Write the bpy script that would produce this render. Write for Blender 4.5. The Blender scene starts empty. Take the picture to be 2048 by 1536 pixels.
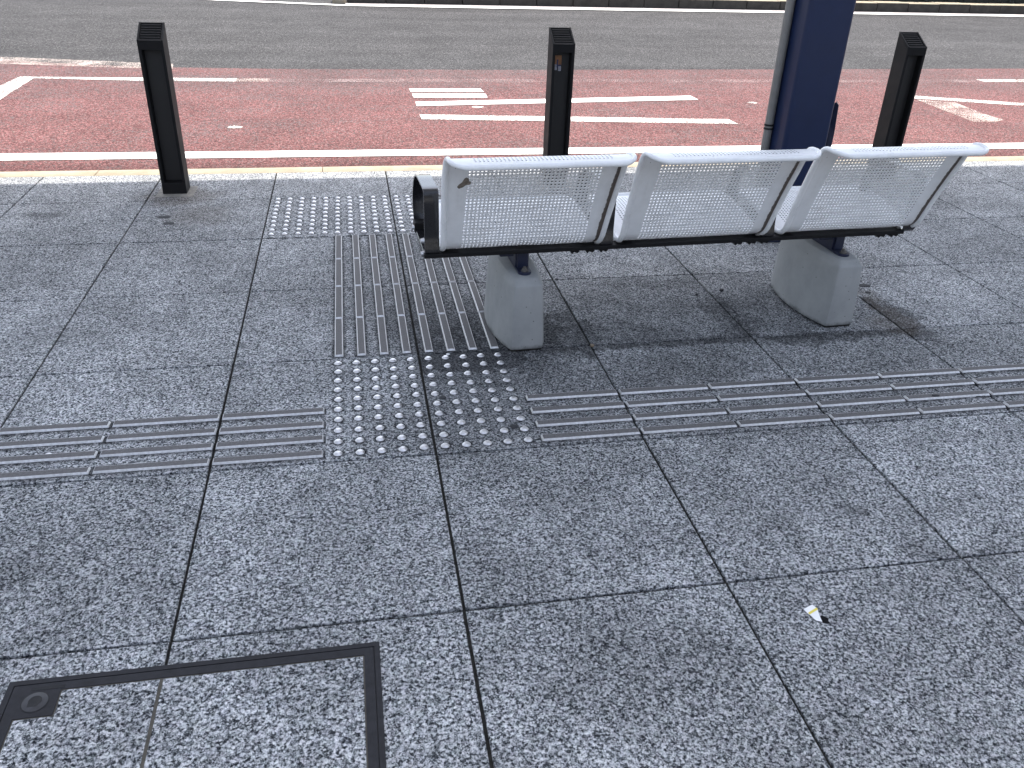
import bpy, bmesh, math, random
from mathutils import Vector, Matrix
C = bpy.context.scene.collection
S = bpy.context.scene
R = math.radians

# ------------------------------------------------------------------ camera
cam = bpy.data.objects.new('camera', bpy.data.cameras.new('camera'))
C.objects.link(cam)
CM = [[0.9836776, 0.0595264, -0.1698085], [-0.1770858, 0.4876614, -0.8548842], [0.0319209, 0.8710011, 0.4902429]]
cam.matrix_world = Matrix(((CM[0][0], CM[0][1], CM[0][2], -0.1777896),
                           (CM[1][0], CM[1][1], CM[1][2], -2.5320017),
                           (CM[2][0], CM[2][1], CM[2][2], 1.3156389),
                           (0, 0, 0, 1)))
cam.data.sensor_fit = 'HORIZONTAL'
cam.data.sensor_width = 36
cam.data.lens = 1685.133 * 36 / 2048
cam.data.clip_start = 0.05
cam.data.clip_end = 600
S.camera = cam

# ------------------------------------------------------------------ light
SUN_EL, SUN_AZ = 66.0, 20.0            # azimuth from +Y (across the road) towards +X
sd = Vector((math.sin(R(SUN_AZ)) * math.cos(R(SUN_EL)), math.cos(R(SUN_AZ)) * math.cos(R(SUN_EL)), math.sin(R(SUN_EL))))
W = bpy.data.worlds.new('World'); S.world = W; W.use_nodes = True
nt = W.node_tree; nt.nodes.clear()
sky = nt.nodes.new('ShaderNodeTexSky'); sky.sky_type = 'NISHITA'; sky.sun_disc = False
sky.sun_elevation = R(SUN_EL); sky.sun_rotation = R(SUN_AZ)
bg = nt.nodes.new('ShaderNodeBackground'); bg.inputs[1].default_value = 0.15
out = nt.nodes.new('ShaderNodeOutputWorld')
sky.dust_density = 2.5; sky.air_density = 1.0
hs = nt.nodes.new('ShaderNodeHueSaturation'); hs.inputs['Saturation'].default_value = 0.62
nt.links.new(sky.outputs[0], hs.inputs['Color']); nt.links.new(hs.outputs[0], bg.inputs[0]); nt.links.new(bg.outputs[0], out.inputs[0])
sl = bpy.data.lights.new('sun', 'SUN'); sl.energy = 2.7; sl.angle = R(0.53); sl.color = (1, 0.95, 0.88)
so = bpy.data.objects.new('sun', sl); C.objects.link(so)
so.rotation_euler = sd.to_track_quat('Z', 'Y').to_euler()
S.view_settings.view_transform = 'Standard'; S.view_settings.look = 'None'
S.view_settings.exposure = 1.6; S.view_settings.gamma = 1

# ------------------------------------------------------------------ node helper
class NT:
    def __init__(s, name):
        s.m = bpy.data.materials.new(name); s.m.use_nodes = True
        s.t = s.m.node_tree; s.b = s.t.nodes['Principled BSDF']
        s._o = None
    def node(s, typ, **k):
        n = s.t.nodes.new(typ)
        for a, v in k.items(): setattr(n, a, v)
        return n
    def put(s, sock, v):
        if isinstance(v, bpy.types.NodeSocket): s.t.links.new(v, sock)
        else:
            if sock.type == 'RGBA' and len(v) == 3: v = (*v, 1)
            sock.default_value = v
    def obj(s):
        if not s._o: s._o = s.node('ShaderNodeTexCoord').outputs['Object']
        return s._o
    def xyz(s, v=None):
        n = s.node('ShaderNodeSeparateXYZ'); s.put(n.inputs[0], v or s.obj()); return n.outputs
    def math(s, op, a, b=0.0, c=0.0, clamp=False):
        n = s.node('ShaderNodeMath', operation=op, use_clamp=clamp)
        s.put(n.inputs[0], a); s.put(n.inputs[1], b); s.put(n.inputs[2], c); return n.outputs[0]
    def vec(s, x, y, z):
        n = s.node('ShaderNodeCombineXYZ'); s.put(n.inputs[0], x); s.put(n.inputs[1], y); s.put(n.inputs[2], z); return n.outputs[0]
    def scale(s, v, sc):
        n = s.node('ShaderNodeVectorMath', operation='MULTIPLY'); s.put(n.inputs[0], v); n.inputs[1].default_value = sc; return n.outputs[0]
    def vadd(s, a, b):
        n = s.node('ShaderNodeVectorMath', operation='ADD'); s.put(n.inputs[0], a); s.put(n.inputs[1], b); return n.outputs[0]
    def noise(s, scale, detail=3, rough=0.55, v=None, color=False, dist=0.0):
        n = s.node('ShaderNodeTexNoise'); s.put(n.inputs['Vector'], v or s.obj())
        n.inputs['Scale'].default_value = scale; n.inputs['Detail'].default_value = detail; n.inputs['Roughness'].default_value = rough
        n.inputs['Distortion'].default_value = dist
        return n.outputs['Color' if color else 'Fac']
    def voro(s, scale, v=None, feature='F1', out='Distance', rnd=1.0):
        n = s.node('ShaderNodeTexVoronoi', feature=feature); s.put(n.inputs['Vector'], v or s.obj())
        n.inputs['Scale'].default_value = scale; n.inputs['Randomness'].default_value = rnd
        return n.outputs[out]
    def white(s, v, out='Value'):
        n = s.node('ShaderNodeTexWhiteNoise'); s.put(n.inputs['Vector'], v); return n.outputs[out]
    def ramp(s, f, stops, interp='LINEAR'):
        n = s.node('ShaderNodeValToRGB'); s.put(n.inputs[0], f); e = n.color_ramp; e.interpolation = interp
        while len(e.elements) < len(stops): e.elements.new(0.5)
        for el, (p, c) in zip(e.elements, stops):
            el.position = p; el.color = (*c, 1) if not isinstance(c, (int, float)) else (c, c, c, 1)
        return n.outputs[0]
    def map(s, f, a, b, c=0.0, d=1.0, smooth=True):
        n = s.node('ShaderNodeMapRange', interpolation_type='SMOOTHSTEP' if smooth else 'LINEAR')
        s.put(n.inputs[0], f); s.put(n.inputs[1], a); s.put(n.inputs[2], b); s.put(n.inputs[3], c); s.put(n.inputs[4], d); return n.outputs[0]
    def mix(s, f, a, b, mode='MIX'):
        n = s.node('ShaderNodeMix', data_type='RGBA', blend_type=mode)
        s.put(n.inputs[0], f); s.put(n.inputs[6], a); s.put(n.inputs[7], b); return n.outputs[2]
    def bump(s, h, strength=0.3, dist=0.002):
        n = s.node('ShaderNodeBump'); n.inputs['Strength'].default_value = strength; n.inputs['Distance'].default_value = dist
        s.put(n.inputs['Height'], h); s.put(s.b.inputs['Normal'], n.outputs[0])
    def set(s, color=None, rough=None, metal=None, spec=None, coat=None):
        for k, v in (('Base Color', color), ('Roughness', rough), ('Metallic', metal), ('Specular IOR Level', spec), ('Coat Weight', coat)):
            if v is not None: s.put(s.b.inputs[k], v)
        return s.m

# ------------------------------------------------------------------ materials
def granite(dirt=True, name='granite'):
    n = NT(name); x, y, z = n.xyz()[:3]
    g1 = n.noise(150, 4, 0.72); g3 = n.noise(46, 3, 0.6)
    wv = n.vadd(n.obj(), n.scale(n.noise(240, 2, 0.5, color=True), (0.004, 0.004, 0.0)))
    c1 = n.xyz(n.voro(215, wv, out='Color'))[0]; c2 = n.xyz(n.voro(430, wv, out='Color'))[1]
    g = n.math('ADD', n.math('ADD', n.math('MULTIPLY', g1, 0.60), n.math('MULTIPLY', g3, 0.12)), n.math('ADD', n.math('MULTIPLY', c1, 0.17), n.math('MULTIPLY', c2, 0.11)))
    col = n.ramp(g, [(0.36, (0.014, 0.015, 0.018)), (0.435, (0.070, 0.076, 0.083)), (0.50, (0.245, 0.254, 0.260)), (0.565, (0.445, 0.453, 0.458)), (0.66, (0.70, 0.70, 0.70))])
    tint = n.noise(60, 2, 0.5, color=True)
    col = n.mix(0.05, col, tint, 'OVERLAY')
    # one tone for each slab, and broad patches of wear
    cell = n.vec(n.math('FLOOR', n.math('DIVIDE', x, 0.6)), n.math('FLOOR', n.math('DIVIDE', y, 0.6)), 3.7)
    tone = n.map(n.white(cell), 0, 1, 0.84, 1.08, False)
    blot = n.map(n.noise(2.3, 4, 0.6), 0.35, 0.7, 0.82, 1.08)
    blot2 = n.map(n.noise(9, 5, 0.65), 0.3, 0.65, 0.86, 1.05)
    k = n.math('MULTIPLY', n.math('MULTIPLY', tone, blot), blot2)
    if dirt:
        wob = n.noise(7, 5, 0.7, color=True)
        p = n.vadd(n.obj(), n.scale(wob, (0.24, 0.24, 0)))
        px, py, _ = n.xyz(p)[:3]
        px = n.math('SUBTRACT', px, 0.12); py = n.math('SUBTRACT', py, 0.12)
        spk = n.map(n.noise(30, 5, 0.75), 0.3, 0.6, 0.66, 1.25)
        total = None
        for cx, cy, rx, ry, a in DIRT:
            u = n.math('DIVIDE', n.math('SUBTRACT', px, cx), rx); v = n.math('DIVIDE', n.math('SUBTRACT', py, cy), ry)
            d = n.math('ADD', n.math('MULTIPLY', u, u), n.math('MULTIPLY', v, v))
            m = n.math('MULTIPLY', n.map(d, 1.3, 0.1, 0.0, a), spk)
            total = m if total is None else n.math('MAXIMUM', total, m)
        p2 = n.vadd(n.obj(), n.scale(n.noise(22, 5, 0.75, color=True), (0.09, 0.09, 0)))
        qx, qy, _ = n.xyz(p2)[:3]; qx = n.math('SUBTRACT', qx, 0.045); qy = n.math('SUBTRACT', qy, 0.045)
        def soft(x0, x1, y0, y1, e, a, hard=''):
            r = None
            for tag_, v, hv, lim, sg in (('l', qx, x, x0, 1), ('r', qx, x, x1, -1), ('b', qy, y, y0, 1), ('t', qy, y, y1, -1)):
                m_ = n.math('GREATER_THAN', n.math('MULTIPLY', n.math('SUBTRACT', hv, lim), float(sg)), 0.0) if tag_ in hard else n.map(n.math('MULTIPLY', n.math('SUBTRACT', v, lim), float(sg)), -e, e, 0, 1)
                r = m_ if r is None else n.math('MULTIPLY', r, m_)
            return n.math('MULTIPLY', n.math('MULTIPLY', r, a), spk)
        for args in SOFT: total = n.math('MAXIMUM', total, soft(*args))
        # grime that has collected round the studs and along the guide bars
        fine = n.map(n.noise(45, 4, 0.7), 0.32, 0.66, 0.45, 1.2)
        def box(x0, x1, y0, y1):
            a = n.math('MULTIPLY', n.math('GREATER_THAN', x, x0), n.math('LESS_THAN', x, x1))
            b = n.math('MULTIPLY', n.math('GREATER_THAN', y, y0), n.math('LESS_THAN', y, y1))
            return n.math('MULTIPLY', a, b)
        def tri(v, off, pitch):      # distance to the nearest multiple of pitch
            return n.math('ABSOLUTE', n.math('SUBTRACT', n.math('FRACT', n.math('ADD', n.math('DIVIDE', n.math('SUBTRACT', v, off), pitch), 0.5)), 0.5))
        for bx, ox, oy in (((-0.3, 0.3, -0.6, 0.0), -0.266, -0.563), ((-0.6, 0.6, 1.2, 1.8), -0.5625, 1.255)):
            dx = tri(x, ox, 0.0592); dy = tri(y, oy, 0.0588)
            d = n.math('SQRT', n.math('ADD', n.math('MULTIPLY', dx, dx), n.math('MULTIPLY', dy, dy)))
            m = n.math('MULTIPLY', n.math('MULTIPLY', n.map(d, 0.43, 0.25, 0, 0.95), fine), box(*bx))
            total = n.math('MAXIMUM', total, m)
        db = tri(x, -0.2625, 0.075)
        m = n.math('MULTIPLY', n.math('MULTIPLY', n.map(db, 0.40, 0.21, 0.12, 0.98), fine), box(-0.3, 0.3, 0.005, 1.2))
        total = n.math('MAXIMUM', total, m)
        db = tri(y, -0.3375, 0.075)
        side = n.math('MULTIPLY', n.math('GREATER_THAN', n.math('ABSOLUTE', x), 0.3), n.math('MULTIPLY', n.math('GREATER_THAN', y, -0.6), n.math('LESS_THAN', y, -0.31)))
        m = n.math('MULTIPLY', n.math('MULTIPLY', n.map(db, 0.44, 0.2, 0.08, 0.8), fine), side)
        total = n.math('MAXIMUM', total, m)
        ends = n.math('MULTIPLY', n.map(tri(x, 0.0, 0.3), 0.075, 0.03, 0, 1.0), n.math('MULTIPLY', n.math('LESS_THAN', db, 0.24), side))
        total = n.math('MAXIMUM', total, ends)
        total = n.math('MINIMUM', total, 0.95)
        col = n.mix(1.0, col, n.vec(k, k, k), 'MULTIPLY')
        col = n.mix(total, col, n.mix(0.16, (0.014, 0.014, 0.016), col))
        # brown rust wash round the bollard feet
        tot2 = None
        for cx, cy, rx, ry, a in RUST:
            u = n.math('DIVIDE', n.math('SUBTRACT', px, cx), rx); v = n.math('DIVIDE', n.math('SUBTRACT', py, cy), ry)
            m = n.map(n.math('ADD', n.math('MULTIPLY', u, u), n.math('MULTIPLY', v, v)), 1.0, 0.1, 0.0, a)
            tot2 = m if tot2 is None else n.math('MAXIMUM', tot2, m)
        col = n.mix(tot2, col, n.mix(0.4, (0.075, 0.058, 0.042), col))
    else:
        col = n.mix(1.0, col, n.vec(k, k, k), 'MULTIPLY')
        col = n.mix(1.0, col, (1.06, 1.06, 1.06), 'MULTIPLY')
    n.bump(g1, 0.35, 0.0015)
    return n.set(col, 0.9, 0, 0.05)

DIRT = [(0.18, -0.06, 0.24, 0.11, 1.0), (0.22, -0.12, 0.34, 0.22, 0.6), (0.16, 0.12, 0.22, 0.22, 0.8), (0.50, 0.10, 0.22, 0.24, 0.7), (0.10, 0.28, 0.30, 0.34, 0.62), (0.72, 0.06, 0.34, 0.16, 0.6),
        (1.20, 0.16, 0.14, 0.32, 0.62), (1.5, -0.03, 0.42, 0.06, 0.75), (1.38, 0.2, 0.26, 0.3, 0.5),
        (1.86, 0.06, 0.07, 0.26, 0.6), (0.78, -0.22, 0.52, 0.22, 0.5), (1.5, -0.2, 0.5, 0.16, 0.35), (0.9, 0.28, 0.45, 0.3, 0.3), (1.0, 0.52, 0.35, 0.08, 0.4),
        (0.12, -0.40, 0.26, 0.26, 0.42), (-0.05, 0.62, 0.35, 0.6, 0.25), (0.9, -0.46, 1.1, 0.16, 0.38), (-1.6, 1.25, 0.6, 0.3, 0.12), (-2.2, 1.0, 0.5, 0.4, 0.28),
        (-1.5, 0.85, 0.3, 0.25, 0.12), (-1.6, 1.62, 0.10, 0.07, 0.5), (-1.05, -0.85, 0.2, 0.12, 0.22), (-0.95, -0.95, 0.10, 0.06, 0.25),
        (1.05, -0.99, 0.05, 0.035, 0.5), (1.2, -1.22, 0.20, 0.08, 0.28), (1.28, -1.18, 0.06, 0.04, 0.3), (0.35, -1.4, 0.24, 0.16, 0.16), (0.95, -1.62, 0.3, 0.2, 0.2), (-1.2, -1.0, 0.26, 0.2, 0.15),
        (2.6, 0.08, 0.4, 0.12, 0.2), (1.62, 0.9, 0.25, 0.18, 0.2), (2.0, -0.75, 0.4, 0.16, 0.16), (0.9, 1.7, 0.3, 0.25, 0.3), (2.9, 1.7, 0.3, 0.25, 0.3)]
# stains bounded by the slab joints
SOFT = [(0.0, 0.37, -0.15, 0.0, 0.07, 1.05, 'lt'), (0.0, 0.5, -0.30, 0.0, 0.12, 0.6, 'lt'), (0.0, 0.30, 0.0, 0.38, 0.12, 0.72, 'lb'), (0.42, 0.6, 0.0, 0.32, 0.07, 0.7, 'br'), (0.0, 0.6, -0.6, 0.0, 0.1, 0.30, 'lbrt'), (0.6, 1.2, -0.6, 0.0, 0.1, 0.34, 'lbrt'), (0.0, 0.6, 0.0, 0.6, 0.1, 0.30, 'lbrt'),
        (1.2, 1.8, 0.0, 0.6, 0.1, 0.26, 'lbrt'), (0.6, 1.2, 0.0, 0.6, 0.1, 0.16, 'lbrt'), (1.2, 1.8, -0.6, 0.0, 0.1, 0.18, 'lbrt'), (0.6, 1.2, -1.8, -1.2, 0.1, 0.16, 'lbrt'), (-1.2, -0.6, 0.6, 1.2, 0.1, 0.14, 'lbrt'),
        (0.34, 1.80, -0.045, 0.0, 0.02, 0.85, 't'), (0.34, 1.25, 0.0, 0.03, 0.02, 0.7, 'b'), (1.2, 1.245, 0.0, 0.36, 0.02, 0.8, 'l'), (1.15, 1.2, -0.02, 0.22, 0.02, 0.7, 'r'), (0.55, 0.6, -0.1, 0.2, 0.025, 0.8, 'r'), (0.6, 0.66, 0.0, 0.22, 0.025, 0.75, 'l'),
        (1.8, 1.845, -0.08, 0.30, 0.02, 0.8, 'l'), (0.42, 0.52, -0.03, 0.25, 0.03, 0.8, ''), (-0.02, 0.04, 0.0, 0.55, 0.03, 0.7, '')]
RUST = [(-1.05, 1.86, 0.24, 0.20, 0.75), (-0.92, 1.55, 0.22, 0.2, 0.45), (0.93, 1.84, 0.22, 0.2, 0.6), (2.9, 1.84, 0.22, 0.2, 0.6), (1.80, 0.04, 0.12, 0.10, 0.6), (1.84, 0.22, 0.05, 0.25, 0.6)]

def simple(name, color, rough=0.5, metal=0.0, nscale=40, var=0.2, bump=0.0, bscale=200, spec=0.5):
    n = NT(name); f = n.noise(nscale, 5, 0.6)
    k = n.map(f, 0.3, 0.7, 1 - var, 1 + var, False)
    col = n.mix(1.0, color, n.vec(k, k, k), 'MULTIPLY')
    if bump: n.bump(n.noise(bscale, 3, 0.6), bump, 0.001)
    return n.set(col, n.map(f, 0.3, 0.7, rough * 0.85, rough * 1.15, False), metal, spec)

def asphalt(name, kind):
    n = NT(name); x, y, z = n.xyz()[:3]
    wv = n.vadd(n.obj(), n.scale(n.noise(60, 2, 0.5, color=True), (0.012, 0.012, 0.0)))
    d = n.voro(95, wv); c = n.voro(95, wv, out='Color')
    cr, cg, cb = n.xyz(c)[:3]
    d2 = n.voro(210)
    if kind == 'red':
        col = n.ramp(cr, [(0.0, (0.12, 0.058, 0.056)), (0.35, (0.205, 0.092, 0.089)), (0.75, (0.265, 0.122, 0.118)), (0.93, (0.295, 0.160, 0.152)), (1.0, (0.22, 0.17, 0.15))])
        grey = n.ramp(cg, [(0, (0.085, 0.082, 0.082)), (1, (0.16, 0.15, 0.148))])
        wear = n.map(n.noise(3.2, 5, 0.65, n.scale(n.obj(), (0.35, 1, 1))), 0.46, 0.72, 0.03, 0.4)
        far = n.map(y, 4.9, 6.2, 0.0, 0.5)
        wear = n.math('MINIMUM', n.math('ADD', wear, n.math('MULTIPLY', far, n.map(n.noise(1.2, 3, 0.6, n.scale(n.obj(), (0.3, 1, 1))), 0.35, 0.65, 0.25, 1.0))), 0.75)
        pick = n.math('LESS_THAN', cb, n.math('ADD', wear, 0.05))
        col = n.mix(n.math('MULTIPLY', pick, 0.75), col, grey)
        # the strip beside the kerb was never driven on: coarser, dirtier
        gut = n.map(y, 3.22, 2.9, 0.0, 0.72)
        col = n.mix(gut, col, n.mix(0.5, col, (0.05, 0.022, 0.02)))
    else:
        col = n.ramp(cr, [(0.0, (0.036, 0.035, 0.036)), (0.3, (0.068, 0.066, 0.067)), (0.65, (0.098, 0.095, 0.095)), (0.9, (0.138, 0.134, 0.133)), (0.985, (0.20, 0.195, 0.19)), (1.0, (0.32, 0.31, 0.30))])
        lane = n.map(n.noise(1.0, 4, 0.6, n.scale(n.obj(), (0.12, 1.3, 1))), 0.3, 0.7, 0.84, 1.12)
        col = n.mix(1.0, col, n.vec(lane, lane, lane), 'MULTIPLY')
        seam = n.math('ABSOLUTE', n.math('SUBTRACT', n.math('ADD', y, n.math('MULTIPLY', n.noise(1.5, 3, 0.6), 0.10)), 7.75))
        col = n.mix(n.map(seam, 0.035, 0.0, 0.0, 0.35), col, (0.045, 0.045, 0.046))
        band = n.map(n.math('ABSOLUTE', n.math('SUBTRACT', y, 7.15)), 0.8, 0.2, 0.0, 0.22)
        col = n.mix(band, col, (0.07, 0.07, 0.071))
    crev = n.map(d, 0.62, 0.30, 0.42, 1.0)
    big = n.map(n.noise(1.7, 5, 0.6), 0.3, 0.7, 0.88, 1.1)
    spk = n.map(n.noise(46, 3, 0.75), 0.36, 0.64, 0.76, 1.22, False)
    k = n.math('MULTIPLY', n.math('MULTIPLY', crev, big), spk)
    col = n.mix(1.0, col, n.vec(k, k, k), 'MULTIPLY')
    n.bump(n.math('ADD', n.math('MULTIPLY', d, -1.0), n.math('MULTIPLY', d2, -0.3)), 0.75, 0.006)
    return n.set(col, 0.9, 0, 0.10)

def road_paint(name, wear, color=(0.80, 0.78, 0.74)):
    n = NT(name); x, y, z = n.xyz()[:3]
    wv = n.vadd(n.obj(), n.scale(n.noise(60, 2, 0.5, color=True), (0.012, 0.012, 0.0)))
    d = n.voro(95, wv)
    f = n.math('ADD', n.math('ADD', n.math('MULTIPLY', n.noise(4, 4, 0.6), 0.38), n.math('MULTIPLY', n.noise(110, 3, 0.6), 0.30)), n.math('MULTIPLY', d, 0.42))
    a = n.map(f, wear - 0.06, wear + 0.07, 1.0, 0.0)
    sc = n.map(n.noise(14, 5, 0.7), 0.35, 0.7, 0.86, 1.03)
    n.bump(n.math('MULTIPLY', d, -1.0), 0.35, 0.004)
    n.put(n.b.inputs['Alpha'], a)
    return n.set(n.mix(1.0, color, n.vec(sc, sc, sc), 'MULTIPLY'), 0.8, 0, 0.15)

def painted(name, color, rough, chip=0.0, rust=False, spec=0.5):
    n = NT(name)
    f = n.noise(25, 5, 0.6); f2 = n.noise(5, 4, 0.6)
    k = n.math('MULTIPLY', n.map(f, 0.3, 0.7, 0.95, 1.04, False), n.map(f2, 0.3, 0.7, 0.93, 1.05, False))
    col = n.mix(1.0, color, n.vec(k, k, k), 'MULTIPLY')
    if chip:
        s = n.map(n.noise(70, 3, 0.5), 0.72, 0.76, 0.0, chip)
        col = n.mix(s, col, (0.12, 0.09, 0.07))
        drip = n.map(n.noise(9, 5, 0.7, n.scale(n.obj(), (1, 1, 0.25))), 0.56, 0.78, 0.0, 0.28)
        col = n.mix(drip, col, (0.34, 0.31, 0.26))
    if rust:
        e = n.node('ShaderNodeAttribute', attribute_name='edge').outputs['Fac']
        ww = n.math('ADD', 0.0115, n.math('MULTIPLY', n.noise(26, 6, 0.75), 0.019))
        r = n.map(e, n.math('ADD', ww, 0.0025), ww, 0.0, 0.95)
        col = n.mix(r, col, n.ramp(n.noise(90, 3, 0.6), [(0.3, (0.012, 0.010, 0.009)), (0.7, (0.070, 0.046, 0.032))]))
        halo = n.map(e, 0.05, 0.02, 0.0, 0.22)
        col = n.mix(n.math('MULTIPLY', halo, n.noise(35, 4, 0.7)), col, (0.23, 0.18, 0.13))
    n.bump(n.noise(160, 2, 0.5), 0.012, 0.0006)
    return n.set(col, n.map(f2, 0.3, 0.7, rough * 0.8, rough * 1.25, False), 0, spec)

def concrete():
    n = NT('cast_concrete')
    f = n.noise(8, 6, 0.62); h = n.noise(60, 4, 0.6); v = n.voro(38)
    col = n.ramp(f, [(0.25, (0.235, 0.245, 0.245)), (0.5, (0.29, 0.298, 0.296)), (0.75, (0.335, 0.34, 0.335))])
    pit = n.map(v, 0.10, 0.05, 0.0, 1.0)
    keep = n.math('GREATER_THAN', n.noise(15, 2, 0.5), 0.50)
    col = n.mix(n.math('MULTIPLY', n.math('MULTIPLY', pit, keep), 0.85), col, (0.06, 0.06, 0.06))
    drip = n.map(n.noise(14, 4, 0.6, n.scale(n.obj(), (1, 1, 0.2))), 0.55, 0.8, 0, 0.22)
    col = n.mix(drip, col, (0.18, 0.185, 0.185))
    x, y, z = n.xyz()[:3]
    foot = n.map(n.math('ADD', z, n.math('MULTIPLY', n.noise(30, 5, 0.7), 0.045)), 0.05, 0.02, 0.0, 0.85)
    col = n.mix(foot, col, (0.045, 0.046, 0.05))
    n.bump(n.math('ADD', n.math('MULTIPLY', h, 0.5), n.math('MULTIPLY', pit, -0.8)), 0.25, 0.002)
    return n.set(col, 0.8, 0, 0.3)

def steel(name='brushed_steel', c1=(0.62, 0.62, 0.63), c2=(0.36, 0.36, 0.37), r=0.40):
    n = NT(name)
    f = n.noise(120, 3, 0.6); g = n.noise(4, 4, 0.6)
    col = n.mix(n.map(f, 0.4, 0.65, 0, 0.35), c1, c2)
    col = n.mix(n.map(g, 0.45, 0.7, 0, 0.4), col, (0.25, 0.235, 0.23))
    n.bump(f, 0.12, 0.0008)
    return n.set(col, n.map(f, 0.3, 0.7, r * .85, r * 1.2, False), 1.0)

def kerbstone(name, dark=False):
    n = NT(name)
    f = n.noise(7, 5, 0.65); g = n.noise(160, 3, 0.6)
    if dark: col = n.ramp(f, [(0.3, (0.022, 0.021, 0.019)), (0.7, (0.05, 0.048, 0.043))])  # shade on the far kerb's road side, put into the stone colour
    else: col = n.ramp(f, [(0.3, (0.26, 0.215, 0.145)), (0.55, (0.335, 0.285, 0.205)), (0.8, (0.38, 0.335, 0.255))])
    k = n.map(g, 0.3, 0.7, 0.8, 1.12, False)
    col = n.mix(1.0, col, n.vec(k, k, k), 'MULTIPLY')
    sp = n.map(n.voro(26), 0.11, 0.04, 0.0, 0.5)
    col = n.mix(n.math('MULTIPLY', sp, n.math('GREATER_THAN', n.noise(9, 2, 0.5), 0.55)), col, (0.10, 0.085, 0.06))
    n.bump(g, 0.3, 0.0015)
    return n.set(col, 0.8, 0, 0.3)

def roof_mat():                       # milky plastic sheet: some daylight comes through it
    n = NT('milky_roof_sheet'); n.set((0.6, 0.61, 0.62), 0.6)
    t = n.node('ShaderNodeBsdfTranslucent'); t.inputs[0].default_value = (0.62, 0.68, 0.78, 1)
    m = n.node('ShaderNodeMixShader'); m.inputs[0].default_value = 0.22
    n.t.links.new(n.b.outputs[0], m.inputs[1]); n.t.links.new(t.outputs[0], m.inputs[2])
    n.t.links.new(m.outputs[0], n.t.nodes['Material Output'].inputs[0])
    return n.m

M = dict(
    granite=granite(True), granite_lid=granite(False, 'granite_lid'),
    joint=simple('joint_dirt', (0.026, 0.025, 0.023), 0.95, 0, 60, 0.5, 0.4, 150, 0.1),
    asphalt=asphalt('grey_asphalt', 'grey'), red=asphalt('red_asphalt', 'red'),
    paint=road_paint('road_paint', 0.78), paint_mid=road_paint('road_paint_worn', 0.565, (0.78, 0.74, 0.68)),
    paint_old=road_paint('road_paint_rubbed', 0.515, (0.52, 0.44, 0.39)), paint_ghost=road_paint('road_paint_faded', 0.475, (0.33, 0.25, 0.24)),
    gutter=simple('gutter_concrete', (0.40, 0.35, 0.33), 0.8, 0, 30, 0.2, 0.3, 120, 0.3),
    kerb=kerbstone('kerb_concrete'), kerb_shaded=kerbstone('kerb_shade_colour', True),
    white=painted('white_paint', (0.76, 0.77, 0.78), 0.34, 0.9, True), white_rim=painted('white_rim_paint', (0.78, 0.79, 0.80), 0.28, 0.0),
    bar_top=simple('anti_slip_top', (0.118, 0.114, 0.114), 0.75, 0, 150, 0.25, 0.35, 500, 0.15), black=painted('black_gloss', (0.012, 0.012, 0.014), 0.16), black_matt=painted('black_satin', (0.007, 0.007, 0.008), 0.6, spec=0.2),
    bollard=painted('bollard_paint', (0.010, 0.010, 0.011), 0.6, spec=0.16), bollard_panel=painted('bollard_panel_paint', (0.006, 0.006, 0.007), 0.5),
    navy=painted('navy_paint', (0.012, 0.017, 0.045), 0.4), blue=painted('blue_pillar_paint', (0.009, 0.018, 0.056), 0.34, spec=0.28),
    pipe=simple('grey_pipe', (0.17, 0.168, 0.16), 0.5, 0, 20, 0.12), steel=steel(), bar_steel=steel('worn_bar_steel', (0.66, 0.66, 0.67), (0.36, 0.355, 0.35), 0.46), bolt_steel=simple('bolt_steel', (0.22, 0.21, 0.20), 0.45, 0.8, 60, 0.2), concrete=concrete(),
    iron=simple('cast_iron', (0.019, 0.019, 0.022), 0.6, 0.0, 50, 0.35, 0.25, 250, 0.2), iron_worn=simple('worn_iron', (0.030, 0.030, 0.034), 0.5, 0, 60, 0.35, 0.2, 250, 0.4), iron_dark=simple('iron_recess', (0.008, 0.008, 0.009), 0.8, 0, 50, 0.3),
    mortar=simple('mortar', (0.21, 0.20, 0.18), 0.9, 0, 35, 0.35, 0.4, 120, 0.2),
    lid_fill=simple('lid_fill', (0.085, 0.078, 0.066), 0.9, 0, 35, 0.3, 0.3, 120, 0.1), paper=simple('white_paper', (0.80, 0.80, 0.80), 0.6, 0, 60, 0.04), yellow=simple('yellow_print', (0.72, 0.60, 0.10), 0.6, 0, 60, 0.05),
    foil=simple('black_film', (0.006, 0.006, 0.007), 0.8, spec=0.1), gum=simple('old_gum', (0.020, 0.021, 0.024), 0.8, 0, 80, 0.3),
    leafbit=simple('dry_leaf', (0.16, 0.12, 0.08), 0.8), moss=simple('moss', (0.13, 0.17, 0.045), 0.9, 0, 90, 0.5),
    stk_a=simple('sticker_brown', (0.20, 0.085, 0.03), 0.5, 0, 60, 0.35), stk_b=simple('sticker_pale', (0.22, 0.22, 0.26), 0.5, 0, 120, 0.4), stk_c=simple('sticker_blue', (0.012, 0.018, 0.07), 0.5),
    scuff=simple('glue_residue', (0.17, 0.145, 0.12), 0.8, 0, 120, 0.55, 0.4, 300), roof=roof_mat(),
    block_face=simple('block_face', (0.42, 0.41, 0.39), 0.7, 0, 2, 0.1), glass=simple('dark_glass', (0.02, 0.022, 0.025), 0.1, 0, 2, 0.1), hedge=simple('hedge_leaf', (0.012, 0.014, 0.009), 0.6, 0, 6, 0.5), soil=simple('bed_soil', (0.035, 0.028, 0.022), 0.95, 0, 15, 0.4, 0.5, 60),
)

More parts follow.
